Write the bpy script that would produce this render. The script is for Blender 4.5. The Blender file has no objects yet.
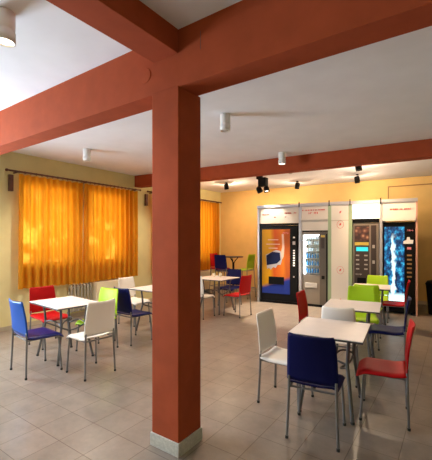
import bpy, bmesh, math, random
from mathutils import Vector, Matrix, noise
random.seed(7)
R = math.radians
S = bpy.context.scene
COL = S.collection

# ---------------------------------------------------------------- camera
cam_d = bpy.data.cameras.new('camera')
cam = bpy.data.objects.new('camera', cam_d); COL.objects.link(cam)
YAW = 0.61; F = 345.0
cam.location = (0, 0, 1.6)
cam.rotation_euler = (R(90), 0, YAW)
cam_d.sensor_fit = 'VERTICAL'; cam_d.sensor_height = 36.0
cam_d.lens = 36.0 * F / 460.0
cam_d.shift_y = 9.0 / 460.0
cam_d.clip_start = 0.05
S.camera = cam
# ---------------------------------------------------------------- view + world + big lights
S.view_settings.view_transform = 'Standard'
S.view_settings.look = 'None'
S.view_settings.exposure = 0.06
S.view_settings.gamma = 1.0
S.view_settings.use_curve_mapping = False
S.cycles.use_denoising = True
S.cycles.max_bounces = 8
S.cycles.transparent_max_bounces = 12
S.cycles.sample_clamp_indirect = 6.0

W = bpy.data.worlds.new('garden_daylight'); S.world = W; W.use_nodes = True
wn = W.node_tree.nodes; wl = W.node_tree.links
for n in list(wn): wn.remove(n)
wo = wn.new('ShaderNodeOutputWorld'); wb = wn.new('ShaderNodeBackground')
tc = wn.new('ShaderNodeTexCoord'); ns = wn.new('ShaderNodeTexNoise'); rp = wn.new('ShaderNodeValToRGB')
ns.inputs['Scale'].default_value = 22; ns.inputs['Detail'].default_value = 3
rp.color_ramp.elements[0].position = 0.50; rp.color_ramp.elements[0].color = (0.10, 0.10, 0.05, 1)
rp.color_ramp.elements[1].position = 0.66; rp.color_ramp.elements[1].color = (1.0, 0.85, 0.6, 1)
wl.new(tc.outputs['Generated'], ns.inputs['Vector']); wl.new(ns.outputs['Fac'], rp.inputs['Fac'])
sx = wn.new('ShaderNodeSeparateXYZ'); wl.new(tc.outputs['Generated'], sx.inputs[0])
hr = wn.new('ShaderNodeMapRange'); hr.inputs['From Min'].default_value = 0.015; hr.inputs['From Max'].default_value = 0.06
hr.inputs['To Min'].default_value = 1.0; hr.inputs['To Max'].default_value = 0.25
wl.new(sx.outputs['Z'], hr.inputs['Value'])
hm = wn.new('ShaderNodeMix'); hm.data_type = 'RGBA'; hm.inputs[6].default_value = (0.05, 0.06, 0.03, 1)   # tree tops above, sunlit garden below
wl.new(hr.outputs[0], hm.inputs[0]); wl.new(rp.outputs['Color'], hm.inputs[7]); wl.new(hm.outputs[2], wb.inputs['Color']); wl.new(wb.outputs[0], wo.inputs['Surface'])
wb.inputs['Strength'].default_value = 15.0

def light(kind, name, loc, energy, color, target=None, **kw):
    d = bpy.data.lights.new(name, kind); d.energy = energy; d.color = color
    for k, v in kw.items(): setattr(d, k, v)
    o = bpy.data.objects.new(name, d); COL.objects.link(o); o.location = loc
    if target is not None:
        o.rotation_euler = (Vector(target) - Vector(loc)).to_track_quat('-Z', 'Y').to_euler()
    return o
# daylight of the uncurtained window on the left wall near the camera
light('AREA', 'daylight_near_window', (-6.62, 0.55, 1.75), 350, (0.68, 0.83, 1.0), (0, 0.55, 1.75), shape='RECTANGLE', size=1.8, size_y=1.5)
# daylight reaching the curtained windows
for (y_, z_, w_) in ((3.65, 1.85, 1.0), (4.98, 1.85, 0.9), (7.0, 1.78, 1.0), (8.42, 1.78, 1.0)):
    light('AREA', 'daylight_curtained_window', (-8.6, y_+0.9, z_+0.5), 23, (1.0, 0.84, 0.60), (-6.3, y_, z_), shape='RECTANGLE', size=0.6, size_y=0.6)

# ---------------------------------------------------------------- materials
def new_mat(name):
    m = bpy.data.materials.new(name); m.use_nodes = True
    nt = m.node_tree
    return m, nt, nt.nodes['Principled BSDF'], nt.nodes['Material Output']
def mat(name, col, rough=0.5, metal=0.0, nscale=0, namt=0.0, bump=0.0, emit=None, estr=0.0, spec=0.5, coat=0.0):
    m, nt, b, out = new_mat(name)
    b.inputs['Base Color'].default_value = (*col, 1)
    b.inputs['Roughness'].default_value = rough
    b.inputs['Metallic'].default_value = metal
    b.inputs['Specular IOR Level'].default_value = spec
    b.inputs['Coat Weight'].default_value = coat
    if emit: b.inputs['Emission Color'].default_value = (*emit, 1); b.inputs['Emission Strength'].default_value = estr
    if nscale:
        t = nt.nodes.new('ShaderNodeTexCoord'); n = nt.nodes.new('ShaderNodeTexNoise')
        n.inputs['Scale'].default_value = nscale; n.inputs['Detail'].default_value = 4
        nt.links.new(t.outputs['Object'], n.inputs['Vector'])
        if namt:
            r = nt.nodes.new('ShaderNodeValToRGB')
            a = tuple(max(0, c * (1 - namt)) for c in col); c2 = tuple(min(1, c * (1 + namt)) for c in col)
            r.color_ramp.elements[0].position = 0.3; r.color_ramp.elements[0].color = (*a, 1)
            r.color_ramp.elements[1].position = 0.7; r.color_ramp.elements[1].color = (*c2, 1)
            nt.links.new(n.outputs['Fac'], r.inputs['Fac']); nt.links.new(r.outputs['Color'], b.inputs['Base Color'])
        if bump:
            bp = nt.nodes.new('ShaderNodeBump'); bp.inputs['Strength'].default_value = bump; bp.inputs['Distance'].default_value = 0.01
            nt.links.new(n.outputs['Fac'], bp.inputs['Height']); nt.links.new(bp.outputs['Normal'], b.inputs['Normal'])
    return m
M = {}
M['ceiling'] = mat('white_ceiling_paint', (0.84, 0.84, 0.87), 0.9, nscale=3, namt=0.03, bump=0.15)
M['wall'] = mat('cream_yellow_wall_paint', (0.74, 0.66, 0.34), 0.85, nscale=4, namt=0.04, bump=0.1, spec=0.15)
M['backwall'] = mat('warm_yellow_wall_paint', (0.72, 0.50, 0.20), 0.85, nscale=4, namt=0.04, bump=0.1, spec=0.15)
M['beam'] = mat('terracotta_beam_paint', (0.36, 0.068, 0.024), 0.85, nscale=7, namt=0.08, bump=0.25, spec=0.15)
M['plinth'] = mat('speckled_grey_stone', (0.52, 0.50, 0.45), 0.6, nscale=60, namt=0.15)
M['skirting'] = mat('beige_skirting', (0.50, 0.42, 0.30), 0.6)
M['steel'] = mat('brushed_grey_steel', (0.22, 0.215, 0.22), 0.4, 0.6)
M['table_steel'] = mat('dark_grey_tube_steel', (0.13, 0.125, 0.13), 0.4, 0.5)
M['rubber'] = mat('black_rubber', (0.03, 0.03, 0.03), 0.8)
M['white_pl'] = mat('cream_white_plastic', (0.94, 0.89, 0.82), 0.42)
M['blue_pl'] = mat('dark_blue_plastic', (0.004, 0.006, 0.075), 0.5, spec=0.15)
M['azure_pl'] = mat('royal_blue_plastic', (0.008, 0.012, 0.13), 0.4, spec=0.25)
M['azure_back'] = mat('window_lit_blue_plastic', (0.008, 0.07, 0.32), 0.4, spec=0.2)  # lighter copy of the blue plastic, window light on the backrest painted in
M['red_pl'] = mat('red_plastic', (0.45, 0.006, 0.008), 0.5, spec=0.12)
M['green_pl'] = mat('lime_green_plastic', (0.46, 0.72, 0.02), 0.45, spec=0.3)
M['laminate'] = mat('pale_laminate', (0.90, 0.80, 0.75), 0.35, nscale=9, namt=0.03)
M['edge'] = mat('dark_grey_edge', (0.07, 0.06, 0.06), 0.5)
M['darktop'] = mat('dark_table_top', (0.05, 0.04, 0.05), 0.5)
M['wood'] = mat('dark_brown_wood', (0.13, 0.045, 0.025), 0.5, nscale=12, namt=0.3)
M['heater'] = mat('cream_enamel', (0.80, 0.72, 0.52), 0.45)
M['radiator'] = mat('grey_enamel', (0.42, 0.38, 0.30), 0.45)
M['casing'] = mat('white_casing_laminate', (0.68, 0.64, 0.58), 0.4, spec=0.3)
M['pillar'] = mat('grey_metal_pillar', (0.50, 0.50, 0.54), 0.35, 0.5)
M['greenpillar'] = mat('green_grey_metal_edge', (0.32, 0.42, 0.27), 0.4, 0.2)
M['casing_side'] = mat('rosy_casing_side', (0.62, 0.33, 0.24), 0.5)
M['black'] = mat('black_lacquer', (0.004, 0.004, 0.005), 0.35, spec=0.15)
M['blackmat'] = mat('matt_black_metal', (0.006, 0.006, 0.006), 0.6, spec=0.12)
M['greybody'] = mat('grey_brown_metal', (0.24, 0.20, 0.165), 0.4, 0.3)
M['greydark'] = mat('dark_grey_brown_metal', (0.12, 0.10, 0.085), 0.4, 0.3)
M['darkpanel'] = mat('dark_brown_panel', (0.045, 0.03, 0.028), 0.35)
M['redprint'] = mat('red_print', (0.62, 0.06, 0.06), 0.5)
M['lamp_white'] = mat('white_lamp_enamel', (0.80, 0.78, 0.74), 0.4)
M['bulb'] = mat('lit_bulb', (1, 1, 1), 0.5, emit=(1.0, 0.86, 0.62), estr=9)
M['bulb_dim'] = mat('dim_bulb', (0.5, 0.45, 0.4), 0.4)
M['lightbox'] = mat('lit_header_panel', (0.9, 0.9, 0.85), 0.5, emit=(1.0, 0.95, 0.82), estr=1.1)
M['white_print'] = mat('white_label', (0.85, 0.83, 0.8), 0.5)
M['cable'] = mat('brown_cable_trunking', (0.30, 0.16, 0.05), 0.6)
M['frame_white'] = mat('window_frame_paint', (0.6, 0.55, 0.45), 0.5)
M['tube'] = mat('lit_tube', (1, 1, 1), 0.5, emit=(0.85, 0.95, 1.0), estr=16)
M['cyan'] = mat('cyan_display', (0.0, 0.1, 0.1), 0.4, emit=(0.05, 0.75, 0.8), estr=1.1)
M['bottle_blue'] = mat('blue_bottle_plastic', (0.03, 0.22, 0.50), 0.25)
M['bottle_pale'] = mat('pale_pack', (0.60, 0.75, 0.85), 0.35)
M['swoosh'] = mat('pale_pink_print', (0.62, 0.38, 0.28), 0.4)
M['yellow_strip'] = mat('yellow_strip', (0.55, 0.42, 0.08), 0.5)
M['pink_print'] = mat('pink_print', (0.7, 0.2, 0.22), 0.5)
M['grey_btn'] = mat('grey_button', (0.42, 0.40, 0.38), 0.4)
M['navy'] = mat('navy_tin', (0.008, 0.012, 0.045), 0.5, spec=0.1)
M['silver'] = mat('silver_paper', (0.36, 0.34, 0.36), 0.5, spec=0.1)

def glass():
    m, nt, b, out = new_mat('clear_pane'); nt.nodes.remove(b)
    t = nt.nodes.new('ShaderNodeBsdfTransparent'); g = nt.nodes.new('ShaderNodeBsdfGlossy'); x = nt.nodes.new('ShaderNodeMixShader')
    g.inputs['Roughness'].default_value = 0.05; x.inputs[0].default_value = 0.07
    nt.links.new(t.outputs[0], x.inputs[1]); nt.links.new(g.outputs[0], x.inputs[2]); nt.links.new(x.outputs[0], out.inputs['Surface'])
    return m
M['glass'] = glass()

def curtain_mat():
    m, nt, b, out = new_mat('orange_curtain_cloth'); nt.nodes.remove(b); L = nt.links
    d = nt.nodes.new('ShaderNodeBsdfDiffuse'); t = nt.nodes.new('ShaderNodeBsdfTranslucent'); p = nt.nodes.new('ShaderNodeBsdfTransparent')
    d.inputs['Color'].default_value = (0.66, 0.40, 0.04, 1)
    t.inputs['Color'].default_value = (0.95, 0.38, 0.02, 1)
    p.inputs['Color'].default_value = (1.0, 0.55, 0.10, 1)
    a = nt.nodes.new('ShaderNodeMixShader'); a.inputs[0].default_value = 0.50
    c = nt.nodes.new('ShaderNodeMixShader'); c.inputs[0].default_value = 0.07
    L.new(d.outputs[0], a.inputs[1]); L.new(t.outputs[0], a.inputs[2])
    L.new(a.outputs[0], c.inputs[1]); L.new(p.outputs[0], c.inputs[2]); L.new(c.outputs[0], out.inputs['Surface'])
    return m
M['curtain'] = curtain_mat()

def floor_mat():
    m, nt, b, out = new_mat('beige_floor_tiles'); L = nt.links
    tc = nt.nodes.new('ShaderNodeTexCoord'); mp = nt.nodes.new('ShaderNodeMapping')
    mp.inputs['Location'].default_value = (0.03, 0.07, 0)
    br = nt.nodes.new('ShaderNodeTexBrick'); br.offset = 0.0; br.squash = 1.0
    br.inputs['Scale'].default_value = 1.0; br.inputs['Brick Width'].default_value = 0.32; br.inputs['Row Height'].default_value = 0.32
    br.inputs['Mortar Size'].default_value = 0.0032; br.inputs['Mortar Smooth'].default_value = 0.3; br.inputs['Bias'].default_value = 0.0
    br.inputs['Color1'].default_value = (0.29, 0.235, 0.195, 1); br.inputs['Color2'].default_value = (0.25, 0.205, 0.17, 1)
    br.inputs['Mortar'].default_value = (0.13, 0.09, 0.06, 1)
    n = nt.nodes.new('ShaderNodeTexNoise'); n.inputs['Scale'].default_value = 5; n.inputs['Detail'].default_value = 6; n.inputs['Roughness'].default_value = 0.7
    r = nt.nodes.new('ShaderNodeValToRGB'); r.color_ramp.elements[0].color = (0.78, 0.78, 0.78, 1); r.color_ramp.elements[0].position = 0.3
    r.color_ramp.elements[1].color = (1.12, 1.1, 1.08, 1); r.color_ramp.elements[1].position = 0.7
    mx = nt.nodes.new('ShaderNodeMix'); mx.data_type = 'RGBA'; mx.blend_type = 'MULTIPLY'; mx.inputs[0].default_value = 1.0
    L.new(tc.outputs['Object'], mp.inputs['Vector']); L.new(mp.outputs[0], br.inputs['Vector']); L.new(tc.outputs['Object'], n.inputs['Vector'])
    L.new(n.outputs['Fac'], r.inputs['Fac']); L.new(br.outputs['Color'], mx.inputs[6]); L.new(r.outputs['Color'], mx.inputs[7])
    L.new(mx.outputs[2], b.inputs['Base Color'])
    b.inputs['Roughness'].default_value = 0.32
    bp = nt.nodes.new('ShaderNodeBump'); bp.inputs['Strength'].default_value = 0.25; bp.inputs['Distance'].default_value = 0.004; bp.invert = True
    L.new(br.outputs['Fac'], bp.inputs['Height']); L.new(bp.outputs['Normal'], b.inputs['Normal'])
    return m
M['floor'] = floor_mat()

def ramp(nt, pts, interp='LINEAR'):
    r = nt.nodes.new('ShaderNodeValToRGB'); r.color_ramp.interpolation = interp
    e = r.color_ramp.elements
    while len(e) < len(pts): e.new(0.5)
    for k, (p, c) in enumerate(pts): e[k].position = p; e[k].color = (*c, 1)
    return r
def poster_mat():     # coffee advertisement: yellow, orange and red sweep over a blue foot; uses 0..1 UV of the panel
    m, nt, b, out = new_mat('coffee_advert_print'); L = nt.links
    uv = nt.nodes.new('ShaderNodeUVMap'); sp = nt.nodes.new('ShaderNodeSeparateXYZ'); L.new(uv.outputs[0], sp.inputs[0])
    n = nt.nodes.new('ShaderNodeTexNoise'); n.inputs['Scale'].default_value = 2.2; L.new(uv.outputs[0], n.inputs['Vector'])
    ad = nt.nodes.new('ShaderNodeMath'); ad.operation = 'MULTIPLY_ADD'; ad.inputs[1].default_value = 0.3
    L.new(n.outputs['Fac'], ad.inputs[0]); L.new(sp.outputs['X'], ad.inputs[2])
    rx = ramp(nt, [(0.15, (0.42, 0.20, 0.006)), (0.42, (0.50, 0.24, 0.006)), (0.62, (0.40, 0.06, 0.008)), (0.9, (0.48, 0.13, 0.012)), (1.0, (0.32, 0.07, 0.012))])
    L.new(ad.outputs[0], rx.inputs['Fac'])
    a2 = nt.nodes.new('ShaderNodeMath'); a2.operation = 'MULTIPLY_ADD'; a2.inputs[1].default_value = -0.15
    L.new(sp.outputs['X'], a2.inputs[0]); L.new(sp.outputs['Y'], a2.inputs[2])
    ry = ramp(nt, [(0.07, (1, 1, 1)), (0.13, (0, 0, 0))]); L.new(a2.outputs[0], ry.inputs['Fac'])
    mx = nt.nodes.new('ShaderNodeMix'); mx.data_type = 'RGBA'
    L.new(ry.outputs['Color'], mx.inputs[0]); L.new(rx.outputs['Color'], mx.inputs[6]); mx.inputs[7].default_value = (0.015, 0.03, 0.20, 1)
    L.new(mx.outputs[2], b.inputs['Base Color']); L.new(mx.outputs[2], b.inputs['Emission Color'])
    b.inputs['Emission Strength'].default_value = 0.15; b.inputs['Roughness'].default_value = 0.4; b.inputs['Specular IOR Level'].default_value = 0.15
    return m
M['poster'] = poster_mat()
def falls_mat():      # backlit waterfall picture
    m, nt, b, out = new_mat('waterfall_picture'); L = nt.links
    uv = nt.nodes.new('ShaderNodeUVMap'); sp = nt.nodes.new('ShaderNodeSeparateXYZ'); L.new(uv.outputs[0], sp.inputs[0])
    n = nt.nodes.new('ShaderNodeTexNoise'); n.inputs['Scale'].default_value = 4.2; n.inputs['Detail'].default_value = 5; n.inputs['Roughness'].default_value = 0.6
    mp = nt.nodes.new('ShaderNodeMapping'); mp.inputs['Scale'].default_value = (1.0, 2.6, 1.0); L.new(uv.outputs[0], mp.inputs['Vector']); L.new(mp.outputs[0], n.inputs['Vector'])
    rock = ramp(nt, [(0.36, (0.0, 0.004, 0.02)), (0.49, (0.003, 0.035, 0.12)), (0.57, (0.01, 0.16, 0.34)), (0.66, (0.04, 0.45, 0.60)), (0.78, (0.3, 0.85, 0.95))])
    L.new(n.outputs['Fac'], rock.inputs['Fac'])
    # stream: distance of x from a slightly wandering centre, widening towards the foot
    n2 = nt.nodes.new('ShaderNodeTexNoise'); n2.inputs['Scale'].default_value = 3.5; L.new(mp.outputs[0], n2.inputs['Vector'])
    c = nt.nodes.new('ShaderNodeMath'); c.operation = 'MULTIPLY_ADD'; c.inputs[1].default_value = 0.45; c.inputs[2].default_value = 0.22; L.new(n2.outputs['Fac'], c.inputs[0])
    y2 = nt.nodes.new('ShaderNodeMath'); y2.operation = 'MULTIPLY_ADD'; y2.inputs[1].default_value = 0.02; L.new(sp.outputs['Y'], y2.inputs[0]); L.new(c.outputs[0], y2.inputs[2])
    d = nt.nodes.new('ShaderNodeMath'); d.operation = 'SUBTRACT'; L.new(sp.outputs['X'], d.inputs[0]); L.new(y2.outputs[0], d.inputs[1])
    ab = nt.nodes.new('ShaderNodeMath'); ab.operation = 'ABSOLUTE'; L.new(d.outputs[0], ab.inputs[0])
    st = ramp(nt, [(0.0, (1, 1, 1)), (0.05, (0.8, 0.8, 0.8)), (0.12, (0, 0, 0))]); L.new(ab.outputs[0], st.inputs['Fac'])
    hi = ramp(nt, [(0.10, (1, 1, 1)), (0.80, (1, 1, 1)), (0.92, (0, 0, 0))]); L.new(sp.outputs['Y'], hi.inputs['Fac'])
    ml = nt.nodes.new('ShaderNodeMath'); ml.operation = 'MULTIPLY'; L.new(st.outputs['Color'], ml.inputs[0]); L.new(hi.outputs['Color'], ml.inputs[1])
    pool = ramp(nt, [(0.0, (1, 1, 1)), (0.07, (0.9, 0.9, 0.9)), (0.12, (0, 0, 0))]); L.new(sp.outputs['Y'], pool.inputs['Fac'])
    mxx = nt.nodes.new('ShaderNodeMath'); mxx.operation = 'MAXIMUM'; L.new(ml.outputs[0], mxx.inputs[0]); L.new(pool.outputs['Color'], mxx.inputs[1])
    mx = nt.nodes.new('ShaderNodeMix'); mx.data_type = 'RGBA'
    L.new(mxx.outputs[0], mx.inputs[0]); L.new(rock.outputs['Color'], mx.inputs[6]); mx.inputs[7].default_value = (0.75, 1.0, 1.0, 1)
    b.inputs['Base Color'].default_value = (0.01, 0.02, 0.03, 1); b.inputs['Roughness'].default_value = 0.2
    L.new(mx.outputs[2], b.inputs['Emission Color']); b.inputs['Emission Strength'].default_value = 1.6
    return m
M['falls'] = falls_mat()
def cup_mat():        # dark photo of beans and cups on the coffee machine
    m, nt, b, out = new_mat('coffee_picture'); L = nt.links
    uv = nt.nodes.new('ShaderNodeUVMap'); v = nt.nodes.new('ShaderNodeTexVoronoi'); v.inputs['Scale'].default_value = 3.2
    L.new(uv.outputs[0], v.inputs['Vector'])
    r = ramp(nt, [(0.1, (0.35, 0.20, 0.12)), (0.35, (0.12, 0.045, 0.03)), (0.7, (0.03, 0.012, 0.01))]); L.new(v.outputs['Distance'], r.inputs['Fac'])
    L.new(r.outputs['Color'], b.inputs['Base Color']); L.new(r.outputs['Color'], b.inputs['Emission Color']); b.inputs['Emission Strength'].default_value = 0.3
    return m
M['cups'] = cup_mat()

# ---------------------------------------------------------------- helpers
def obj(name, bm, m, parent=None, smooth=False, loc=None, bevel=0.0):
    me = bpy.data.meshes.new(name)
    bmesh.ops.recalc_face_normals(bm, faces=bm.faces)
    bm.to_mesh(me); bm.free()
    me.materials.append(m)
    if smooth:
        for p in me.polygons: p.use_smooth = True
    o = bpy.data.objects.new(name, me); COL.objects.link(o)
    if parent: o.parent = parent
    if loc: o.location = loc
    if bevel:
        b = o.modifiers.new('edge_bevel', 'BEVEL'); b.width = bevel; b.segments = 2; b.limit_method = 'ANGLE'
    return o
def empty(name, loc=(0, 0, 0), rz=0.0):
    o = bpy.data.objects.new(name, None); COL.objects.link(o); o.location = loc; o.rotation_euler.z = rz
    o.empty_display_size = 0.1
    return o
def tag(o, label, cat, group=None):
    o['label'] = label; o['category'] = cat
    if group: o['group'] = group
    return o
def struct(o): o['kind'] = 'structure'; return o
def box(bm, x0, x1, y0, y1, z0, z1):
    v = [bm.verts.new(p) for p in ((x0,y0,z0),(x1,y0,z0),(x1,y1,z0),(x0,y1,z0),(x0,y0,z1),(x1,y0,z1),(x1,y1,z1),(x0,y1,z1))]
    for f in ((0,3,2,1),(4,5,6,7),(0,1,5,4),(1,2,6,5),(2,3,7,6),(3,0,4,7)): bm.faces.new([v[i] for i in f])
    return bm
def B(*a): return box(bmesh.new(), *a)
def tube(bm, pts, r, seg=8, r2=None):
    pts = [Vector(p) for p in pts]; n = len(pts); rings = []
    up = Vector((0, 0, 1))
    prev = None
    for i, p in enumerate(pts):
        t = (pts[min(i+1, n-1)] - pts[max(i-1, 0)]).normalized()
        if prev is None:
            a = t.cross(Vector((1, 0, 0)) if abs(t.x) < 0.9 else Vector((0, 1, 0))).normalized()
        else:
            a = (prev - t * prev.dot(t)).normalized()
        prev = a; b = t.cross(a)
        rr = r if r2 is None else r + (r2 - r) * i / (n - 1)
        rings.append([bm.verts.new(p + (a * math.cos(2*math.pi*k/seg) + b * math.sin(2*math.pi*k/seg)) * rr) for k in range(seg)])
    for i in range(n - 1):
        for k in range(seg): bm.faces.new((rings[i][k], rings[i][(k+1) % seg], rings[i+1][(k+1) % seg], rings[i+1][k]))
    bm.faces.new(rings[0][::-1]); bm.faces.new(rings[-1])
    return bm
def T(pts, r, seg=8, r2=None): return tube(bmesh.new(), pts, r, seg, r2)
def lathe(bm, prof, seg=20, c=(0, 0, 0)):
    rings = [[bm.verts.new((c[0] + r*math.cos(2*math.pi*k/seg), c[1] + r*math.sin(2*math.pi*k/seg), c[2] + z)) for k in range(seg)] for r, z in prof]
    for i in range(len(prof) - 1):
        for k in range(seg): bm.faces.new((rings[i][k], rings[i][(k+1) % seg], rings[i+1][(k+1) % seg], rings[i+1][k]))
    bm.faces.new(rings[0][::-1]); bm.faces.new(rings[-1])
    return bm
def smoothpath(pts, it=2):
    pts = [Vector(p) for p in pts]
    for _ in range(it):
        q = [pts[0]]
        for a, b in zip(pts, pts[1:]): q += [a*0.75 + b*0.25, a*0.25 + b*0.75]
        q.append(pts[-1]); pts = q
    return pts
def shell(fn, th, nu, nv):
    """closed thin curved shell; fn(u,v) -> point, u,v in 0..1"""
    bm = bmesh.new(); e = 1e-3
    P = [[Vector(fn(i/nu, j/nv)) for j in range(nv+1)] for i in range(nu+1)]
    top, bot = [], []
    for i in range(nu+1):
        ra, rb = [], []
        for j in range(nv+1):
            du = P[min(i+1, nu)][j] - P[max(i-1, 0)][j]; dv = P[i][min(j+1, nv)] - P[i][max(j-1, 0)]
            n = du.cross(dv).normalized()
            ra.append(bm.verts.new(P[i][j] + n*th/2)); rb.append(bm.verts.new(P[i][j] - n*th/2))
        top.append(ra); bot.append(rb)
    for i in range(nu):
        for j in range(nv):
            bm.faces.new((top[i][j], top[i+1][j], top[i+1][j+1], top[i][j+1]))
            bm.faces.new((bot[i][j], bot[i][j+1], bot[i+1][j+1], bot[i+1][j]))
    for i in range(nu):
        bm.faces.new((top[i][0], bot[i][0], bot[i+1][0], top[i+1][0])); bm.faces.new((top[i][nv], top[i+1][nv], bot[i+1][nv], bot[i][nv]))
    for j in range(nv):
        bm.faces.new((top[0][j], top[0][j+1], bot[0][j+1], bot[0][j])); bm.faces.new((top[nu][j], bot[nu][j], bot[nu][j+1], top[nu][j+1]))
    return bm
def copy_tree(o, parent=None):
    c = o.copy(); COL.objects.link(c)
    if parent: c.parent = parent
    for ch in list(o.children): copy_tree(ch, c)
    return c
def quad_uv(name, m, parent, x0, x1, y, z0, z1):
    """thin printed panel facing -Y with a 0..1 UV on its front"""
    bm = B(x0, x1, y, y + 0.006, z0, z1); uv = bm.loops.layers.uv.new('UVMap')
    for f in bm.faces:
        for l in f.loops: l[uv].uv = ((l.vert.co.x - x0)/(x1 - x0), (l.vert.co.z - z0)/(z1 - z0))
    return obj(name, bm, m, parent)

# ---------------------------------------------------------------- setting
XL = -6.45; XR = 3.2; YN = -3.2; CZ = 3.14
BW0 = Vector((XL, 9.5)); BWA = R(3.5)           # back wall line
def bwy(x): return BW0.y + (x - XL) * math.tan(BWA)
def poly_prism(pts, z0, z1):
    bm = bmesh.new(); a = [bm.verts.new((*p, z0)) for p in pts]; b = [bm.verts.new((*p, z1)) for p in pts]; n = len(pts)
    bm.faces.new(a[::-1]); bm.faces.new(b)
    for i in range(n): bm.faces.new((a[i], a[(i+1) % n], b[(i+1) % n], b[i]))
    return bm
room = [(XL-0.3, YN-0.2), (XR+0.2, YN-0.2), (XR+0.2, bwy(XR+0.2)+0.2), (XL-0.3, bwy(XL-0.3)+0.2)]
struct(obj('floor', poly_prism(room, -0.15, 0.0), M['floor']))
struct(obj('ceiling', poly_prism(room, CZ, CZ+0.2), M['ceiling']))
struct(obj('wall_right', B(XR, XR+0.2, YN, bwy(XR), 0, CZ), M['wall']))
struct(obj('wall_front', B(XL, XR, YN-0.2, YN, 0, CZ), M['wall']))
bm = poly_prism([(XL-0.3, bwy(XL-0.3)), (XR+0.2, bwy(XR+0.2)), (XR+0.2, bwy(XR+0.2)+0.2), (XL-0.3, bwy(XL-0.3)+0.2)], 0, CZ)
struct(obj('wall_back', bm, M['backwall']))
# left wall with three window openings
WIN = [(-0.4, 1.5, 0.95, 2.6), (3.12, 4.19, 1.08, 2.62), (4.50, 5.46, 1.08, 2.62), (6.45, 7.55, 0.95, 2.60), (7.85, 8.98, 0.95, 2.60)]
bm = bmesh.new(); y = YN
for (a, b, z0, z1) in WIN:
    box(bm, XL-0.25, XL, y, a, 0, CZ); box(bm, XL-0.25, XL, a, b, 0, z0); box(bm, XL-0.25, XL, a, b, z1, CZ); y = b
box(bm, XL-0.25, XL, y, bwy(XL), 0, CZ)
struct(obj('wall_left', bm, M['wall']))
for k, (a, b, z0, z1) in enumerate(WIN):
    e = struct(empty('window_%d' % (k+1), (XL-0.2, (a+b)/2, z0)))
    w2 = (b-a)/2; h = z1-z0; bm = bmesh.new()
    for (p, q) in ((-w2, -w2+0.06), (-0.04, 0.04), (w2-0.06, w2)): box(bm, -0.03, 0.03, p, q, 0.06, h-0.06)
    box(bm, -0.03, 0.03, -w2, w2, 0, 0.06); box(bm, -0.03, 0.03, -w2, w2, h-0.06, h)
    obj('window_frame', bm, M['frame_white'], e)
    obj('window_pane', B(-0.004, 0.004, -w2+0.06, w2-0.06, 0.06, h-0.06), M['glass'], e)
    obj('window_sill', B(0.03, 0.225, -w2+0.001, w2-0.001, 0.0, 0.025), M['plinth'], e)
struct(obj('baseboard_left', B(XL, XL+0.012, YN, bwy(XL)-0.01, 0, 0.075), M['skirting']))
x0, x1 = XL+0.02, XR
struct(obj('baseboard_back', poly_prism([(x0, bwy(x0)-0.012), (x1, bwy(x1)-0.012), (x1, bwy(x1)), (x0, bwy(x0))], 0, 0.075), M['skirting']))

# beams and column
def slab(name, p0, p1, depth, z0, z1):
    """beam whose front-bottom line runs p0->p1 (xy), depth goes towards +Y"""
    d = (Vector(p1) - Vector(p0)).normalized(); n = Vector((-d.y, d.x)) * depth
    return struct(obj(name, poly_prism([p0, p1, tuple(Vector(p1)+n), tuple(Vector(p0)+n)], z0, z1), M['beam'], bevel=0.004))
slab('trim_1', (XL, 1.91), (XR, 1.93), 0.215, 2.72, CZ+0.01)           # near cross beam
slab('trim_2', (XL, 5.76), (XR, 6.50), 0.22, 2.87, CZ+0.01)            # far cross beam
struct(obj('trim_3', B(-1.93, -1.68, YN, 1.92, 2.965, CZ+0.01), M['beam'], bevel=0.004))   # lengthwise beam over the camera
col = struct(obj('trim_4', B(-1.947, -1.675, 1.915, 2.185, 0.098, 2.73), M['beam'], bevel=0.006))  # column
struct(obj('trim_5', B(-1.957, -1.665, 1.905, 2.195, 0.0, 0.10), M['plinth'], bevel=0.003))        # its plinth
# plaster marks on the beam above the column: round junction cover and a hairline recess
c = lathe(bmesh.new(), [(0.0, 0), (0.052, 0), (0.058, 0.002), (0.055, 0.006), (0.0, 0.007)], 24)
bmesh.ops.rotate(c, verts=c.verts, cent=(0, 0, 0), matrix=Matrix.Rotation(R(90), 3, 'X'))
o = obj('junction_cover', c, M['beam'], smooth=False, loc=(-2.02, 1.921, 2.89))
tag(o, 'small round terracotta-painted junction cover on the near beam left of the column', 'cover plate')
o = obj('trim_6', B(-1.476, -1.473, 1.919, 1.925, 2.93, 3.06), M['edge']); struct(o)
# thin cable trunking on the back wall, right of the machines
def onwall(u): return (XL + u*math.cos(BWA), BW0.y + u*math.sin(BWA))
e = empty('trunking', (*onwall(0), 0), BWA)
tag(e, 'thin brown cable trunking on the yellow back wall above the rightmost machine', 'cable trunking')
obj('horizontal_run', B(5.02, 7.6, -0.022, -0.001, 2.925, 2.95), M['cable'], e)
obj('vertical_drop', B(5.00, 5.02, -0.022, -0.001, 2.3, 2.95), M['cable'], e)

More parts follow.
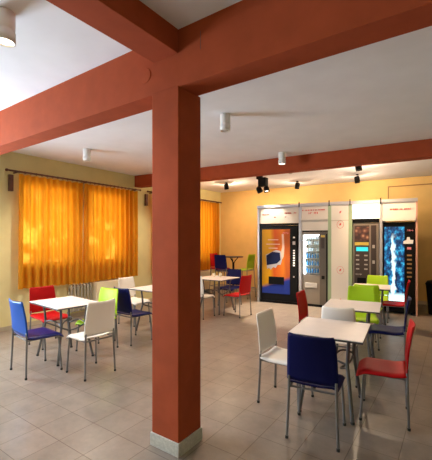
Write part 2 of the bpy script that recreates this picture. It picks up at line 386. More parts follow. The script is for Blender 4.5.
# ---------------------------------------------------------------- curtains and rods
def curtain(name, y0, y1, zt, zb, seed, label, group, flare=0.02):
    rnd = random.Random(seed); n = int((y1-y0)/0.012); rows = 22
    fold = 0.14; ph = rnd.random()*6
    bm = bmesh.new(); g = []
    for i in range(n+1):
        t = i/n; y = y0 + (y1-y0)*t; r_ = []
        k = 2*math.pi*(y-y0)/fold + ph + 0.9*math.sin(3.1*y+seed)
        for j in range(rows+1):
            s = j/rows; z = zt + (zb-zt)*s
            amp = 0.048
            q_ = k + 0.5*s*math.sin(5*y+seed); x = XL + 0.10 + amp*(math.sin(q_) + 0.22*math.sin(2*q_+0.6)) + 0.012*math.sin(0.37*k+2*s)
            yy = y + (t-0.5)*2*flare*s - 0.017*math.sin(2*q_)*(0.5+0.5*s)
            r_.append(bm.verts.new((x, yy, z + (0.012*math.sin(2.2*y+seed) if j == rows else 0))))
        g.append(r_)
    for i in range(n):
        for j in range(rows): bm.faces.new((g[i][j], g[i+1][j], g[i+1][j+1], g[i][j+1]))
    o = obj(name, bm, M['curtain'], smooth=True)
    return tag(o, label, 'curtain', group)
curtain('curtain', 3.0, 4.245, 2.75, 0.70, 1, 'orange pleated curtain panel on the first window, at the far left of the photo', 'orange window curtains')
curtain('curtain', 4.31, 5.73, 2.75, 0.70, 2, 'orange pleated curtain panel beside the grey radiator, second from the left', 'orange window curtains')
curtain('curtain', 6.25, 7.60, 2.75, 0.66, 3, 'orange curtain panel half hidden just behind the column', 'orange window curtains')
curtain('curtain', 7.67, 9.26, 2.75, 0.66, 4, 'orange pleated curtain panel nearest the far room corner', 'orange window curtains')
def rod(y0, y1, label):
    e = empty('curtain_rod', (XL+0.11, (y0+y1)/2, 2.79)); L = (y1-y0)/2
    tag(e, label, 'curtain rod', 'wooden curtain rods')
    obj('pole', T([(0, -L, 0), (0, L, 0)], 0.017, 10), M['wood'], e, True)
    for s in (-1, 1):
        f = lathe(bmesh.new(), [(0.001, -0.03), (0.02, -0.02), (0.026, 0.0), (0.02, 0.02), (0.001, 0.03)], 10)
        bmesh.ops.rotate(f, verts=f.verts, cent=(0, 0, 0), matrix=Matrix.Rotation(R(90), 3, 'X'))
        obj('finial', f, M['wood'], e, True, loc=(0, s*L, 0))
    for yy in (-L+0.16, L-0.16, 0):
        obj('bracket', B(-0.112, 0.012, yy-0.012, yy+0.012, -0.03, -0.012), M['wood'], e)
    n = int(2*L/0.11)
    for i in range(n):
        yy = -L + 0.2 + (2*L-0.35)*i/(n-1)
        bm = bmesh.new(); pts = [(0.024*math.cos(a), 0, 0.024*math.sin(a)-0.005) for a in [2*math.pi*k/10 for k in range(11)]]
        tube(bm, pts, 0.004, 5)
        obj('curtain_ring', bm, M['wood'], e, True, loc=(0, yy, 0))
    return e
rod(2.80, 5.84, 'dark wooden curtain rod over the first window, left half of the photo')
rod(6.10, 9.36, 'dark wooden curtain rod over the far window behind the column')
def bracket_block(y, label):
    o = obj('shutter_box', B(XL+0.001, XL+0.055, y-0.035, y+0.035, 2.44, 2.73), M['wood'], bevel=0.004)
    return tag(o, label, 'shutter box', 'brown blocks beside the curtains')
bracket_block(2.90, 'brown wooden block on the wall under the rod end at the far left')
bracket_block(6.12, 'brown wooden block on the wall just left of the column')

# ---------------------------------------------------------------- radiator and heaters by the left wall
e = empty('radiator', (XL, 4.22, 0.0)); tag(e, 'grey ribbed radiator under the gap between the first window curtains', 'radiator')
for k in range(7):
    bm = bmesh.new(); y = -0.22 + k*0.075
    tube(bm, smoothpath([(0.05, y, 0.13), (0.045, y, 0.62), (0.07, y, 0.665), (0.11, y, 0.665), (0.13, y, 0.62), (0.13, y, 0.13)]), 0.016, 8)
    obj('rib', bm, M['radiator'], e, True)
obj('manifold', T([(0.09, -0.24, 0.15), (0.09, 0.25, 0.15)], 0.02, 8), M['radiator'], e, True)
obj('manifold', T([(0.09, -0.24, 0.61), (0.09, 0.25, 0.61)], 0.02, 8), M['radiator'], e, True)
obj('valve_pipe', T(smoothpath([(0.09, -0.24, 0.15), (0.09, -0.29, 0.15), (0.09, -0.29, 0.0)]), 0.009, 8), M['steel'], e, True)
def convector(y0, y1, z, label):
    e = empty('convector_heater', (XL, (y0+y1)/2, 0)); w = (y1-y0)/2
    tag(e, label, 'heater', 'cream convector heaters')
    obj('cabinet', B(0.02, 0.22, -w, w, 0.06, z), M['heater'], e, bevel=0.012)
    obj('outlet_grille', B(0.06, 0.18, -w+0.06, w-0.06, z-0.006, z+0.004), M['radiator'], e)
    obj('foot', B(0.05, 0.19, -w+0.05, -w+0.09, 0, 0.065), M['radiator'], e)
    obj('foot', B(0.05, 0.19, w-0.09, w-0.05, 0, 0.065), M['radiator'], e)
convector(4.52, 5.30, 0.68, 'cream convector heater under the right curtain, behind the lime green chair')
convector(7.6, 8.75, 0.635, 'cream convector heater under the far curtain, beside the red bar chair')

# ---------------------------------------------------------------- chairs
def make_chair(name, m, dz=0.0, mb=None):
    """faces +Y, origin on the floor below the seat centre"""
    t = empty(name)
    sz = 0.445 + dz
    def seat(u, v):
        x = (u*2-1); y = v*2-1
        w = 0.215 - 0.012*(1-v) - 0.03*max(0, (y-0.75)/0.25)**2
        zz = sz - 0.014*(1-x*x)*(1-max(0, y)**3) - 0.024*max(0, (abs(x)-0.8)/0.2)**1.6
        zz -= 0.045*max(0, (y-0.6)/0.4)**1.8
        zz += 0.018*max(0, (-y-0.5)/0.5)**1.5
        return (x*w, -0.205 + v*0.425, zz)
    obj('seat', shell(seat, 0.012, 16, 14), m, t, True)
    def back(u, v):
        x = u*2-1
        w = 0.208 + 0.004*math.sin(v*math.pi) - 0.020*v - 0.010*max(0, (v-0.9)/0.1)**2
        z = sz + 0.03 + v*0.385 - 0.010*(1-x*x)*max(0, (v-0.7)/0.3)
        y = -0.205 - 0.012*v - 0.036*v*v - 0.028*(1-x*x)*(0.35+0.65*v)
        return (x*w, y, z)
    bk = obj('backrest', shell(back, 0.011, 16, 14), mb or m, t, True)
    if mb: bk['label'] = 'blue backrest with window light put into its colour'
    for s in (-1, 1):
        k = dz*0.07
        pts = smoothpath([(s*(0.207+k), -0.222-k, 0.012), (s*0.192, -0.208, sz-0.05), (s*0.191, -0.210, sz+0.06)])
        l = obj('rear_leg', T(pts, 0.0115, 8), M['steel'], t, True)
        obj('foot_glide', lathe(bmesh.new(), [(0.014, 0), (0.014, 0.018), (0.011, 0.022)], 8, (s*(0.207+k), -0.222-k, 0)), M['rubber'], l)
        pts = smoothpath([(s*(0.205+k), 0.185+k, 0.012), (s*0.187, 0.165, sz-0.07), (s*0.182, 0.14, sz-0.032), (s*0.182, 0.08, sz-0.030)])
        l = obj('front_leg', T(pts, 0.0115, 8), M['steel'], t, True)
        obj('foot_glide', lathe(bmesh.new(), [(0.014, 0), (0.014, 0.018), (0.011, 0.022)], 8, (s*(0.205+k), 0.185+k, 0)), M['rubber'], l)
    fr = bmesh.new()
    for s in (-1, 1): tube(fr, [(s*0.182, 0.14, sz-0.032), (s*0.188, -0.205, sz-0.030)], 0.009, 6)
    tube(fr, [(-0.182, 0.11, sz-0.032), (0.182, 0.11, sz-0.032)], 0.009, 6); tube(fr, [(-0.188, -0.19, sz-0.034), (0.188, -0.19, sz-0.034)], 0.009, 6)
    obj('seat_frame', fr, M['steel'], t)
    if dz:
        fr = bmesh.new(); q = 0.2
        for (a, b) in (((-q, -.235), (q, -.235)), ((q, -.235), (q, .195)), ((q, .195), (-q, .195)), ((-q, .195), (-q, -.235))):
            tube(fr, [(*a, 0.26), (*b, 0.26)], 0.008, 6)
        obj('footrest', fr, M['steel'], t)
    return t
protos = {}
def chair(kind, x, y, face, label, group, sc=(1, 1, 1), dz=0.0):
    """x,y = seat centre, face = compass angle of facing direction in degrees (0 = +X, 90 = +Y)"""
    key = (kind, dz)
    if key not in protos:
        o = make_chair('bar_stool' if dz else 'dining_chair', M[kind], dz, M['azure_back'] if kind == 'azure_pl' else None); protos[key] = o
    else: o = copy_tree(protos[key])
    o.location = (x, y, 0); o.rotation_euler = (0, 0, R(face-90)); o.scale = sc
    return tag(o, label, 'bar stool' if dz else 'chair', group)
G0, G1, G2, G3, G4, G5 = ('chairs around the near left table', 'chairs around the table behind the column', 'chairs around the far left table',
    'chairs around the near right table', 'chairs around the middle right table', 'chairs around the far right table')
# near left table
chair('azure_pl', -4.22, 2.22, 84, 'blue plastic chair farthest left, its shiny back lit by the window', G0, (1.12, 1, 1.03))
chair('red_pl', -5.08, 2.86, -2, 'red plastic chair behind the near left table, under the curtain', G0)
chair('white_pl', -3.64, 2.55, 176, 'white plastic chair with its back to the column, at the near left table', G0, (0.95, 1, 1.03))
chair('green_pl', -4.28, 3.10, -84, 'lime green plastic chair at the near left table in front of the cream heater', G0, (0.95, 1, 1))
# table behind the column
chair('blue_pl', -4.19, 3.74, 86, 'dark blue plastic chair just left of the column', G1)
chair('white_pl', -5.02, 4.50, 2, 'white plastic chair behind the dark blue one, left of the column', G1)
# far left table
chair('white_pl', -4.34, 5.68, 92, 'white plastic chair just right of the column at the far left table', G2)
chair('red_pl', -3.80, 6.20, 176, 'red plastic chair in the back corner area, right side of the far left table', G2)
chair('blue_pl', -4.52, 7.03, -88, 'dark blue plastic chair on the far side of the far left table', G2, (1, 1, 1))
# near right table
chair('blue_pl', -0.96, 2.85, 98, 'dark blue plastic chair with its back to the viewer, at the near right table', G3, (0.95, 1, 1))
chair('white_pl', -1.38, 3.22, 2, 'white plastic chair at the left side of the near right table', G3)
chair('red_pl', -0.56, 3.46, 188, 'red plastic chair nearest the right edge, at the near right table', G3, (1, 0.92, 1))
# middle right table
chair('white_pl', -1.11, 4.10, 100, 'white plastic chair between the near and middle right tables', G4, (0.9, 1, 1))
chair('red_pl', -1.57, 4.72, 4, 'red plastic chair at the left side of the middle right table', G4)
chair('blue_pl', -0.75, 4.92, 186, 'blue plastic chair between the two red ones on the right', G4)
chair('green_pl', -1.17, 5.52, -74, 'lime green plastic chair at the far side of the middle right table', G4)
# far right table
chair('green_pl', -1.24, 6.26, 96, 'lime green chair on the near side of the far right table, back to back', G5)
chair('green_pl', -1.31, 7.44, -84, 'lime green plastic chair directly in front of the coffee machine', G5)
chair('red_pl', -0.96, 6.95, 184, 'red plastic chair in front of the blue waterfall machine', G5)
# bar stools in the corner
GS = 'bar stools around the high corner table'
chair('blue_pl', -5.10, 7.76, 84, 'dark blue bar stool with its back to the viewer, at the high corner table', GS, dz=0.33)
chair('red_pl', -5.58, 8.22, 0, 'red bar stool between the far curtain and the high table', GS, dz=0.33)
chair('green_pl', -4.82, 8.24, 180, 'green bar stool between the high table and the first vending machine', GS, dz=0.33)

# ---------------------------------------------------------------- tables
def make_table(name, w, d):
    t = empty(name); zt = 0.74
    bm = B(-w/2, w/2, -d/2, d/2, zt-0.016, zt); obj('tabletop', bm, M['laminate'], t)
    bm = B(-w/2-0.002, w/2+0.002, -d/2-0.002, d/2+0.002, zt-0.022, zt-0.006)
    obj('edge_band', bm, M['edge'], t)
    fx, fy = w*0.36, d*0.40
    for sx in (-1, 1):
        for sy in (-1, 1):
            pts = smoothpath([(sx*w*0.30, sy*d*0.30, zt-0.02), (sx*w*0.27, sy*d*0.27, 0.47), (sx*w*0.29, sy*d*0.29, 0.40), (sx*fx, sy*fy, 0.012)])
            l = obj('leg', T(pts, 0.016, 8), M['table_steel'], t, True)
            obj('foot_glide', lathe(bmesh.new(), [(0.018, 0), (0.018, 0.016), (0.013, 0.022)], 8, (sx*fx, sy*fy, 0)), M['rubber'], l)
    bm = bmesh.new()
    for s in (-1, 1):
        tube(bm, smoothpath([(s*w*0.27, -d*0.27, 0.45), (s*w*0.25, -d*0.1, 0.40), (s*w*0.10, 0, 0.36), (s*w*0.25, d*0.1, 0.40), (s*w*0.27, d*0.27, 0.45)]), 0.010, 7)
        tube(bm, smoothpath([(-w*0.27, s*d*0.27, 0.47), (-w*0.1, s*d*0.25, 0.50), (0, s*d*0.08, 0.44), (w*0.1, s*d*0.25, 0.50), (w*0.27, s*d*0.27, 0.47)]), 0.010, 7)
    obj('cross_brace', bm, M['table_steel'], t, True)
    bm = bmesh.new()
    for s in (-1, 1): box(bm, -w*0.33, w*0.33, s*d*0.30-0.012, s*d*0.30+0.012, zt-0.045, zt-0.021)
    obj('top_rail', bm, M['table_steel'], t)
    return t
TB = [('near left table ringed by blue, red, green and white chairs', -4.40, 2.69, -5, 0.82, 0.60),
      ('white table half hidden by the column, right of the dark blue chair', -4.32, 4.43, -2, 0.74, 0.74),
      ('white table with two small cups in the far left, right of the column', -4.38, 6.30, 0, 0.74, 0.74),
      ('near right table with pale top and black edge, the closest to the camera', -1.00, 3.38, 6, 0.64, 0.72),
      ('middle right table behind the closest one, between white and green chairs', -1.12, 4.72, 8, 0.66, 0.70),
      ('farthest right table, in front of the coffee machine', -1.28, 6.78, 8, 0.62, 0.66)]
for k, (lab, x, y, a, w, d) in enumerate(TB):
    t = make_table('cafe_table', w, d); t.location = (x, y, 0); t.rotation_euler.z = R(a)
    tag(t, 'square ' + lab, 'table', 'pale cafe tables on grey tube legs')
# high table in the corner
e = empty('bar_table', (-5.17, 8.25, 0)); tag(e, 'tall dark-topped bar table in the far left corner', 'table')
obj('tabletop', lathe(bmesh.new(), [(0.001, 1.085), (0.28, 1.085), (0.285, 1.095), (0.28, 1.11), (0.001, 1.11)], 28), M['darktop'], e)
obj('column', T([(0, 0, 0.03), (0, 0, 0.95)], 0.03, 12), M['blackmat'], e, True)
for k in range(3):
    a = k*2*math.pi/3 + 0.4; c_, s_ = math.cos(a), math.sin(a)
    obj('support_arm', T(smoothpath([(0, 0, 0.86), (0.04*c_, 0.04*s_, 0.98), (0.14*c_, 0.14*s_, 1.085)]), 0.013, 8), M['blackmat'], e, True)
obj('base', lathe(bmesh.new(), [(0.23, 0), (0.23, 0.015), (0.06, 0.04), (0.03, 0.06)], 24), M['blackmat'], e, True)
# two cups
for (x, y, lab) in ((-4.50, 6.36, 'small cream cup on the far left table, the left one of two'), (-4.38, 6.44, 'small cream cup on the far left table, the right one of two')):
    o = obj('cup', lathe(bmesh.new(), [(0.026, 0), (0.036, 0.085), (0.033, 0.085), (0.024, 0.008)], 14), M['heater'], smooth=True, loc=(x, y, 0.7405))
    tag(o, lab, 'cup', 'cups on the far left table')
# waste bin at the right edge
e = empty('waste_bin', (-0.27, 8.74, 0)); tag(e, 'black waste bin at the right edge of the photo beside the yellow wall', 'waste bin')
obj('bin_body', lathe(bmesh.new(), [(0.24, 0), (0.285, 0.62), (0.28, 0.62), (0.235, 0.02)], 24), M['blackmat'], e, True)
obj('bin_lid', lathe(bmesh.new(), [(0.29, 0.61), (0.30, 0.64), (0.26, 0.70), (0.10, 0.74), (0.001, 0.745)], 24), M['blackmat'], e, True)

# ---------------------------------------------------------------- vending machine wall
KU = 0.9728; CA = R(6.5); CO = (-4.2, 7.83)
def cw(u, v=0.0, z=0.0):      # casing frame -> world
    u = u*KU - 0.142
    return (CO[0] + u*math.cos(CA) - v*math.sin(CA), CO[1] + u*math.sin(CA) + v*math.cos(CA), z)
CD = 0.95
e = empty('machine_surround', cw(0), CA); e.scale.x = KU; tag(e, 'white surround with lit headers framing the row of four vending machines', 'surround')
def cpart(name, m, *a, parent=e, **k): return obj(name, B(*a), m, parent, **k)
cpart('side_panel', M['pillar'], 0.165, 0.215, 0, CD, 0, 2.38, bevel=0.003)['label'] = 'grey metal left side panel'
for (a, b, m, lab) in ((1.255, 1.325, 'pillar', 'grey metal divider'), (1.955, 2.03, 'greenpillar', 'greenish divider edge'), (2.415, 2.495, 'greenpillar', 'greenish divider edge'), (3.068, 3.125, 'pillar', 'grey metal divider')):
    cpart('divider', M[m], a, b, 0, CD, 0, 2.38, bevel=0.003)['label'] = lab
cpart('side_panel', M['casing_side'], 3.765, 3.80, -0.01, CD, 0, 2.44, bevel=0.003)['label'] = 'rosy right side panel'
cpart('cornice', M['pillar'], 0.16, 1.27, -0.03, CD, 2.38, 2.45, bevel=0.004)
cpart('cornice', M['pillar'], 1.275, 1.985, -0.03, CD, 2.38, 2.45, bevel=0.004)
cpart('cornice', M['pillar'], 1.99, 2.45, -0.03, CD, 2.38, 2.45, bevel=0.004)
cpart('cornice', M['pillar'], 2.455, 3.09, -0.03, CD, 2.38, 2.45, bevel=0.004)
cpart('cornice', M['pillar'], 3.095, 3.80, -0.03, CD, 2.38, 2.45, bevel=0.004)
for (a) in (1.2725, 1.9875, 2.4525, 3.0925):
    cpart('cornice_joint', M['blackmat'], a-0.012, a+0.012, -0.034, -0.03, 2.36, 2.49)
cpart('header_panel', M['casing'], 0.215, 1.255, 0.01, 0.05, 1.99, 2.38)
h2 = cpart('header_panel', M['casing'], 1.325, 1.955, 0.01, 0.05, 1.80, 2.38)
cpart('header_ledge', M['casing'], 1.325, 1.955, -0.03, 0.01, 2.05, 2.085)
h3 = cpart('header_panel', M['lightbox'], 2.495, 3.068, 0.01, 0.05, 2.05, 2.38); h3['label'] = 'backlit white header panel'
cpart('header_panel', M['casing'], 3.125, 3.765, 0.01, 0.05, 1.98, 2.38)
cpart('header_ledge', M['casing'], 3.125, 3.765, -0.04, 0.01, 1.985, 2.05)
cpart('infill_panel', M['casing'], 2.03, 2.415, 0.005, 0.05, 0, 2.38)
cpart('panel_joint', M['radiator'], 2.03, 2.415, 0.001, 0.005, 2.018, 2.030)
# red lettering rows (too small to read in the photo) as small raised marks
def marks(u0, u1, z, h, parent=e, m='redprint', v=0.0, seed=1, name='lettering'):
    rnd = random.Random(seed); bm = bmesh.new(); x = u0
    while x < u1:
        w = rnd.uniform(0.35, 0.8)*h
        if rnd.random() < 0.86:
            k = rnd.randrange(4); t = 0.22*h
            box(bm, x, x+t, v-0.003, v+0.011, z, z+h)
            if k != 0: box(bm, x+t, x+w, v-0.003, v+0.011, z+h-t, z+h)
            if k != 1: box(bm, x+t, x+w, v-0.003, v+0.011, z+h*0.42, z+h*0.42+t)
            if k >= 2: box(bm, x+w-t, x+w, v-0.0035, v+0.0105, z, z+h-t)
        x += w + 0.3*h
    return obj(name, bm, M[m], parent)
marks(0.30, 0.50, 2.20, 0.028, seed=1); marks(0.86, 1.20, 2.215, 0.034, seed=2)
marks(0.62, 0.66, 2.13, 0.028, seed=12); marks(0.90, 0.93, 2.13, 0.028, seed=13)
marks(1.34, 1.62, 2.27, 0.026, seed=3); marks(1.66, 1.93, 2.27, 0.026, seed=4); marks(1.50, 1.76, 2.19, 0.045, seed=5)
marks(3.27, 3.42, 2.215, 0.034, seed=6); marks(3.47, 3.66, 2.215, 0.034, seed=7)
def emblem(u, z, r, ring=True):
    bm = bmesh.new()
    if ring:
        pts = [(u + r*math.cos(a), 0.003, z + r*1.15*math.sin(a)) for a in [2*math.pi*k/20 for k in range(21)]]
        tube(bm, pts, 0.0035, 5)
    s = r*0.5
    for (du, dz_, rr) in ((0, 0.1*s, 0.55*s), (0.35*s, 0.6*s, 0.3*s), (-0.25*s, -0.4*s, 0.32*s)):
        c = lathe(bmesh.new(), [(0.001, -0.003), (rr, -0.003), (rr, 0.003), (0.001, 0.003)], 10)
        bmesh.ops.rotate(c, verts=c.verts, cent=(0, 0, 0), matrix=Matrix.Rotation(R(90), 3, 'X'))
        bmesh.ops.translate(c, verts=c.verts, vec=(u+du, 0.003, z+dz_))
        me = bpy.data.meshes.new('tmp'); c.to_mesh(me); c.free(); bm.from_mesh(me); bpy.data.meshes.remove(me)
    o = obj('emblem', bm, M['redprint'], e); return o
emblem(2.235, 2.21, 0.075, False); emblem(2.235, 1.93, 0.075); emblem(2.235, 0.89, 0.075); emblem(2.235, 0.22, 0.05, False)

# machine 1: drinks machine with coffee advert
def vm(name, u0, u1, v0, zt, label, body='black'):
    t = empty(name, cw(u0, v0), CA); tag(t, label, 'vending machine', 'vending machines in the white surround')
    t.scale.x = KU
    obj('body', B(0, u1-u0, 0.06, CD-v0, 0.03, zt), M[body], t, bevel=0.006)
    bm = bmesh.new()
    for a in (0.05, u1-u0-0.09):
        for b in (0.12, CD-v0-0.12): box(bm, a, a+0.04, b-0.02, b+0.02, 0, 0.031)
    obj('feet', bm, M['rubber'], t)
    return t
t = vm('vending_machine', 0.225, 1.245, 0.03, 1.93, 'black vending machine with yellow, orange and blue coffee advert, leftmost of the row')
d = obj('door', B(0.02, 1.0, 0, 0.06, 0.06, 1.91), M['black'], t, bevel=0.01)
pn = quad_uv('advert_panel', M['poster'], d, 0.06, 0.80, -0.007, 0.24, 1.84); pn['label'] = 'advert panel in yellow, orange and blue'
obj('flap', B(0.24, 0.65, -0.02, -0.006, 0.47, 0.66), M['black'], d, bevel=0.01)
# pictured tin and paper
bm = bmesh.new(); P = [(0.19, 0.93), (0.56, 1.03), (0.62, 1.22), (0.56, 1.30), (0.24, 1.22), (0.16, 1.10)]
def flat(P, y0, y1):
    bm = bmesh.new(); a = [bm.verts.new((x, y0, z)) for x, z in P]; b = [bm.verts.new((x, y1, z)) for x, z in P]; n = len(P)
    bm.faces.new(a); bm.faces.new(b[::-1])
    for i in range(n): bm.faces.new((a[i], a[(i+1) % n], b[(i+1) % n], b[i]))
    return bm
obj('printed_swoosh', flat([(0.55, 1.02), (0.64, 1.16), (0.66, 1.40), (0.64, 1.72), (0.59, 1.72), (0.60, 1.40), (0.56, 1.22), (0.48, 1.08)], -0.0085, -0.0065), M['swoosh'], d)
obj('printed_wrapper', flat([(0.16, 1.20), (0.20, 0.84), (0.25, 0.88), (0.30, 0.83), (0.36, 0.90), (0.43, 0.88), (0.48, 0.96), (0.56, 0.96), (0.60, 1.10), (0.56, 1.30), (0.44, 1.33)], -0.010, -0.0085), M['silver'], d)
obj('printed_tin', flat([(0.19, 0.94), (0.46, 0.99), (0.56, 1.08), (0.54, 1.26), (0.34, 1.28), (0.18, 1.18)], -0.012, -0.010), M['navy'], d)
for k, (a_, b_, z_) in enumerate(((0.22, 0.50, 1.57), (0.18, 0.54, 1.46), (0.24, 0.48, 1.36))): obj('printed_line', B(a_, b_, -0.009, -0.0065, z_, z_+0.022), M['swoosh'], d)
obj('control_panel', B(0.83, 0.985, -0.012, 0.0, 0.24, 1.86), M['blackmat'], d)
marks(0.62, 0.77, 1.72, 0.045, d, 'pink_print', -0.009, 24, 'lettering')
for k, z in enumerate((1.62, 1.30, 1.24, 1.18, 1.12, 1.06, 1.00, 0.94)):
    obj('button', B(0.885, 0.93, -0.02, -0.011, z, z+0.035), M['white_print'], d)
obj('coin_slot', B(0.875, 0.94, -0.022, -0.011, 1.46, 1.54), M['grey_btn'], d)
obj('lock', B(0.89, 0.92, -0.022, -0.011, 0.66, 0.70), M['grey_btn'], d)
obj('kick_plate', B(0.0, 1.02, 0.005, 0.06, 0.0, 0.058), M['black'], t)
obj('top_trim', B(0.0, 1.02, -0.02, 0.06, 1.932, 1.985), M['black'], t)

# machine 2: snack and drinks machine with lit shelves
t = vm('vending_machine', 1.335, 1.95, 0.03, 1.77, 'grey glass-front vending machine with lit shelves of blue bottles', 'blackmat')
W2 = 0.615
bpy.data.objects.remove([c for c in t.children if c.name.startswith('body')][0])
bm = bmesh.new()
box(bm, 0, 0.02, 0.06, 0.90, 0.03, 1.77); box(bm, W2-0.02, W2, 0.06, 0.90, 0.03, 1.77); box(bm, 0.02, W2-0.02, 0.88, 0.90, 0.03, 1.77)
box(bm, 0.02, W2-0.02, 0.06, 0.88, 1.74, 1.77); box(bm, 0.02, W2-0.02, 0.06, 0.88, 0.03, 0.74); box(bm, 0.40, 0.42, 0.06, 0.88, 0.74, 1.74)
obj('body', bm, M['greybody'], t)
dbm = bmesh.new()
box(dbm, 0, 0.02, 0, 0.06, 0.06, 1.77); box(dbm, 0.41, 0.425, 0, 0.06, 0.06, 1.77); box(dbm, 0.02, 0.41, 0, 0.06, 1.70, 1.77); box(dbm, 0.02, 0.41, 0, 0.06, 0.06, 0.74)
d = obj('door', dbm, M['greybody'], t)
obj('door_glass', B(0.02, 0.41, 0.01, 0.016, 0.74, 1.70), M['glass'], d)
obj('control_panel', B(0.425, W2, -0.008, 0.06, 0.06, 1.77), M['greydark'], t, bevel=0.004)
obj('top_trim', B(0, W2, -0.012, 0.06, 1.772, 1.80), M['black'], t)
obj('kick_plate', B(0, W2, -0.01, 0.05, 0.0, 0.058), M['black'], t)
obj('keypad', B(0.46, 0.54, -0.016, -0.008, 1.38, 1.62), M['darkpanel'], t)
obj('display', B(0.455, 0.545, -0.018, -0.009, 1.64, 1.69), M['yellow_strip'], t)
obj('coin_tray', B(0.47, 0.54, -0.02, -0.008, 0.66, 0.74), M['blackmat'], t)
obj('panel_strip', B(0.575, 0.60, -0.014, -0.008, 0.10, 1.72), M['blackmat'], t)
obj('delivery_flap', B(0.07, 0.36, -0.012, 0.0, 0.44, 0.56), M['grey_btn'], d, bevel=0.006)
obj('interior_lamp', B(0.03, 0.06, 0.07, 0.10, 0.76, 1.70), M['tube'], t)
obj('interior_lamp', B(0.06, 0.39, 0.07, 0.10, 1.69, 1.73), M['tube'], t)
obj('back_liner', B(0.02, 0.40, 0.50, 0.52, 0.74, 1.74), M['white_print'], t)
SH = (0.78, 0.96, 1.14, 1.30, 1.46, 1.60)
for z in SH: obj('shelf', B(0.02, 0.40, 0.12, 0.50, z-0.012, z), M['grey_btn'], t)
k = 0
for r_, z in enumerate(SH):
    for c_ in range(5):
        pw = ('leftmost', 'second from left', 'middle', 'second from right', 'rightmost')[c_]
        x = 0.085 + c_*0.065; blue = r_ < 3
        if blue:
            bm = lathe(bmesh.new(), [(0.022, 0), (0.024, 0.01), (0.024, 0.075), (0.009, 0.105), (0.009, 0.125)], 10)
            o = obj('drink_bottle', bm, M['bottle_blue'], smooth=True)
            lab = pw + ' blue bottle on the %s lit shelf of the glass-front machine' % ('lowest', 'second lowest', 'third lowest')[r_]
            tag(o, lab, 'bottle', 'blue bottles on the %s lit shelf' % ('lowest', 'second lowest', 'third lowest')[r_])
        else:
            o = obj('snack_pack', B(-0.022, 0.022, -0.03, 0.03, 0, 0.085), M['bottle_pale' if (c_ + r_) % 3 else 'pillar'], bevel=0.006)
            nm = ('third highest', 'second highest', 'topmost')[r_-3]
            tag(o, pw + ' pale pack on the %s lit shelf of the glass-front machine' % nm, 'snack', 'pale packs on the %s lit shelf' % nm)
        o.location = cw(1.335 + x, 0.03 + 0.17, z + 0.001); o.rotation_euler.z = CA

# machine 3: coffee machine
t = vm('vending_machine', 2.50, 3.06, 0.03, 1.96, 'dark brown coffee vending machine with cup picture and cyan display', 'greybody')
d = obj('door', B(0.01, 0.55, 0, 0.06, 0.06, 1.95), M['greybody'], t, bevel=0.008)
obj('selection_panel', B(0.04, 0.355, -0.008, 0.0, 0.35, 1.90), M['darkpanel'], d)
quad_uv('cup_picture', M['cups'], d, 0.05, 0.345, -0.014, 1.56, 1.87)
obj('brand_strip', B(0.05, 0.345, -0.013, -0.007, 1.46, 1.53), M['yellow_strip'], d)
obj('display', B(0.08, 0.33, -0.014, -0.007, 1.33, 1.42), M['cyan'], d)
for z in (1.22, 1.12, 1.02, 0.92):
    for x in (0.075, 0.25): obj('button', B(x, x+0.07, -0.013, -0.007, z, z+0.03), M['grey_btn'], d)
marks(0.07, 0.20, 0.80, 0.03, d, 'grey_btn', -0.009, 31, 'lettering')
obj('cup_door', B(0.10, 0.29, -0.02, -0.007, 0.48, 0.74), M['black'], d, bevel=0.008)
obj('payment_panel', B(0.39, 0.50, -0.01, 0.0, 0.35, 1.90), M['darkpanel'], d)
for z in (1.40, 1.06): obj('coin_slot', B(0.42, 0.47, -0.018, -0.009, z, z+0.07), M['grey_btn'], d)

obj('top_trim', B(0.0, 0.56, -0.02, 0.06, 1.962, 2.05), M['black'], t)
# machine 4: waterfall machine
t = vm('vending_machine', 3.132, 3.758, 0.03, 1.96, 'black vending machine with glowing blue waterfall picture, rightmost of the row')
d = obj('door', B(0.008, 0.618, 0, 0.06, 0.06, 1.95), M['black'], t, bevel=0.01)
quad_uv('waterfall_picture', M['falls'], d, 0.03, 0.42, -0.007, 0.28, 1.86)
obj('control_panel', B(0.445, 0.60, -0.012, 0.0, 0.28, 1.86), M['blackmat'], d)
obj('white_sticker', flat([(0.40, 1.50), (0.58, 1.50), (0.59, 1.58), (0.53, 1.585), (0.52, 1.64), (0.47, 1.64), (0.46, 1.585), (0.40, 1.55)], -0.018, -0.012), M['white_print'], d)
obj('red_sticker', B(0.47, 0.55, -0.016, -0.011, 1.38, 1.43), M['pink_print'], d)
for z in (1.24, 1.15, 1.06, 0.97, 0.88, 0.79): obj('button', B(0.47, 0.56, -0.018, -0.011, z, z+0.035), M['cable'], d)
marks(0.47, 0.58, 1.76, 0.035, d, 'pink_print', -0.011, 41, 'lettering')

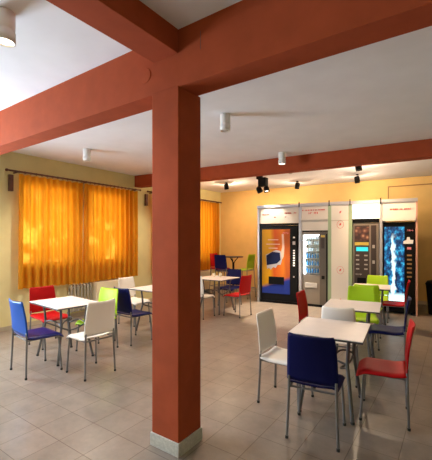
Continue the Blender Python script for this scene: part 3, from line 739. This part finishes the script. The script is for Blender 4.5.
# ---------------------------------------------------------------- ceiling lamps
def ceiling_lamp(x, y, label, lit, energy):
    t = empty('ceiling_lamp', (x, y, CZ)); tag(t, label, 'ceiling lamp', 'white cylinder lamps on the ceiling')
    obj('housing', lathe(bmesh.new(), [(0.062, 0), (0.064, -0.005), (0.064, -0.11), (0.058, -0.118), (0.058, -0.128), (0.066, -0.136), (0.066, -0.205), (0.056, -0.205), (0.054, -0.17), (0.001, -0.17)], 24), M['lamp_white'], t, True)
    obj('bulb', lathe(bmesh.new(), [(0.001, -0.171), (0.05, -0.172), (0.053, -0.185), (0.04, -0.199), (0.001, -0.203)], 20), M['bulb' if lit else 'bulb_dim'], t, True)
    if energy:
        l = light('SPOT', 'lamp_light', (x, y, CZ-0.215), energy, (1.0, 0.84, 0.66), (x, y, 0), spot_size=R(140), spot_blend=0.6, shadow_soft_size=0.05)
LE = 50
ceiling_lamp(-2.52, 1.10, 'lit white cylinder lamp cut by the left edge, left of the lengthwise beam', True, LE*0.9)
ceiling_lamp(-2.35, 3.56, 'white cylinder lamp on the ceiling just right of the column', False, LE*1.5)
ceiling_lamp(-5.20, 3.58, 'white cylinder lamp on the ceiling above the first window curtains', False, LE*3)
ceiling_lamp(-5.20, 5.68, 'white cylinder lamp hidden behind the column, in front of the far beam', False, LE*2)
ceiling_lamp(-5.20, 1.15, 'white cylinder lamp beyond the left edge, by the near window', False, LE*1.5)
ceiling_lamp(-2.56, 5.72, 'lit white cylinder lamp right in front of the far beam', True, LE)

# ---------------------------------------------------------------- black spotlights
def spot(x, y, label, aim, energy, drop=0.10, zt=None, size=0.062, blend=0.7, ang=110, color=(1.0, 0.66, 0.34)):
    zt = zt or CZ
    t = empty('spotlight', (x, y, zt)); tag(t, label, 'spotlight', 'black ceiling spotlights')
    obj('mount', lathe(bmesh.new(), [(0.032, 0), (0.032, -0.02), (0.01, -0.024)], 14), M['blackmat'], t, True)
    obj('arm', T([(0, 0, -0.02), (0, 0, -drop)], 0.008, 8), M['blackmat'], t, True)
    d = (Vector(aim) - Vector((x, y, zt-drop-0.03))).normalized(); d = Vector((d.x*0.35, d.y*0.35, -1)).normalized()
    rot = d.to_track_quat('-Z', 'Y').to_matrix()
    c = lathe(bmesh.new(), [(size*0.75, 0.08), (size, 0.05), (size, -0.08), (size*0.85, -0.08), (size*0.8, -0.05), (0.001, -0.05)], 18)
    bmesh.ops.rotate(c, verts=c.verts, cent=(0, 0, 0), matrix=rot)
    obj('head', c, M['blackmat'], t, True, loc=(0, 0, -drop-0.03))
    c = lathe(bmesh.new(), [(0.001, -0.051), (size*0.78, -0.051), (size*0.7, -0.06), (0.001, -0.062)], 14)
    bmesh.ops.rotate(c, verts=c.verts, cent=(0, 0, 0), matrix=rot)
    obj('bulb', c, M['bulb'], t, True, loc=(0, 0, -drop-0.03))
    if energy:
        p = Vector((x, y, zt-drop-0.03)) + d*0.12
        light('SPOT', 'spot_light', p, energy, color, aim, spot_size=R(ang), spot_blend=blend, shadow_soft_size=0.03)
        light('POINT', 'spill_light', p, energy*0.5, (1.0, 0.74, 0.5), shadow_soft_size=0.03)
    return t
spot(-5.15, 7.86, 'small black spotlight on the ceiling nearest the far room corner', (-5.0, 9.5, 1.6), 70, drop=0.08)
spot(-3.48, 8.75, 'small black spotlight on the ceiling above the leftmost machine', (-4.6, 9.6, 1.7), 50, drop=0.10)
spot(-1.95, 8.65, 'small black spotlight hanging above the coffee machine, the lower of two', (-1.6, 9.8, 2.3), 40, drop=0.10)
spot(-1.62, 7.30, 'small black spotlight just behind the far beam, above the coffee machine', (-0.6, 8.3, 0.3), 130, drop=0.07)
# twin spot on a black box
t = empty('twin_spotlight', (-3.80, 7.40, CZ)); tag(t, 'large black twin-headed spotlight cluster above the leftmost machine', 'spotlight')
obj('mounting_plate', B(-0.16, -0.03, -0.05, 0.05, -0.10, 0), M['blackmat'], t, bevel=0.004)
obj('driver_box', B(-0.10, 0.10, -0.07, 0.07, -0.29, -0.08), M['blackmat'], t, bevel=0.006)
for (dx, tgt) in ((-0.10, cw(0.6, 0, 2.15)), (0.09, (-3.15, 7.15, 0.0))):
    p = Vector((-3.80+dx, 7.40, CZ-0.36)); d = (Vector(tgt)-p).normalized(); rot = d.to_track_quat('-Z', 'Y').to_matrix()
    c = lathe(bmesh.new(), [(0.04, 0.08), (0.065, 0.04), (0.07, -0.06), (0.06, -0.06), (0.055, -0.03), (0.001, -0.03)], 18)
    bmesh.ops.rotate(c, verts=c.verts, cent=(0, 0, 0), matrix=rot)
    h = obj('head', c, M['blackmat'], t, True, loc=(dx, 0, -0.36))
    c = lathe(bmesh.new(), [(0.001, -0.031), (0.05, -0.031), (0.045, -0.04), (0.001, -0.042)], 14)
    bmesh.ops.rotate(c, verts=c.verts, cent=(0, 0, 0), matrix=rot)
    obj('bulb', c, M['bulb'], h, True)
    light('SPOT', 'spot_light', p + d*0.08, 60 if dx < 0 else 650, (1.0, 0.85, 0.65), tgt, spot_size=R(60), spot_blend=0.5, shadow_soft_size=0.03)
# smoke detector
o = obj('smoke_detector', lathe(bmesh.new(), [(0.05, 0), (0.05, -0.02), (0.03, -0.04), (0.001, -0.042)], 18), M['grey_btn'], smooth=True, loc=(-3.15, 7.5, CZ))
tag(o, 'small round grey detector on the ceiling behind the far beam', 'smoke detector')
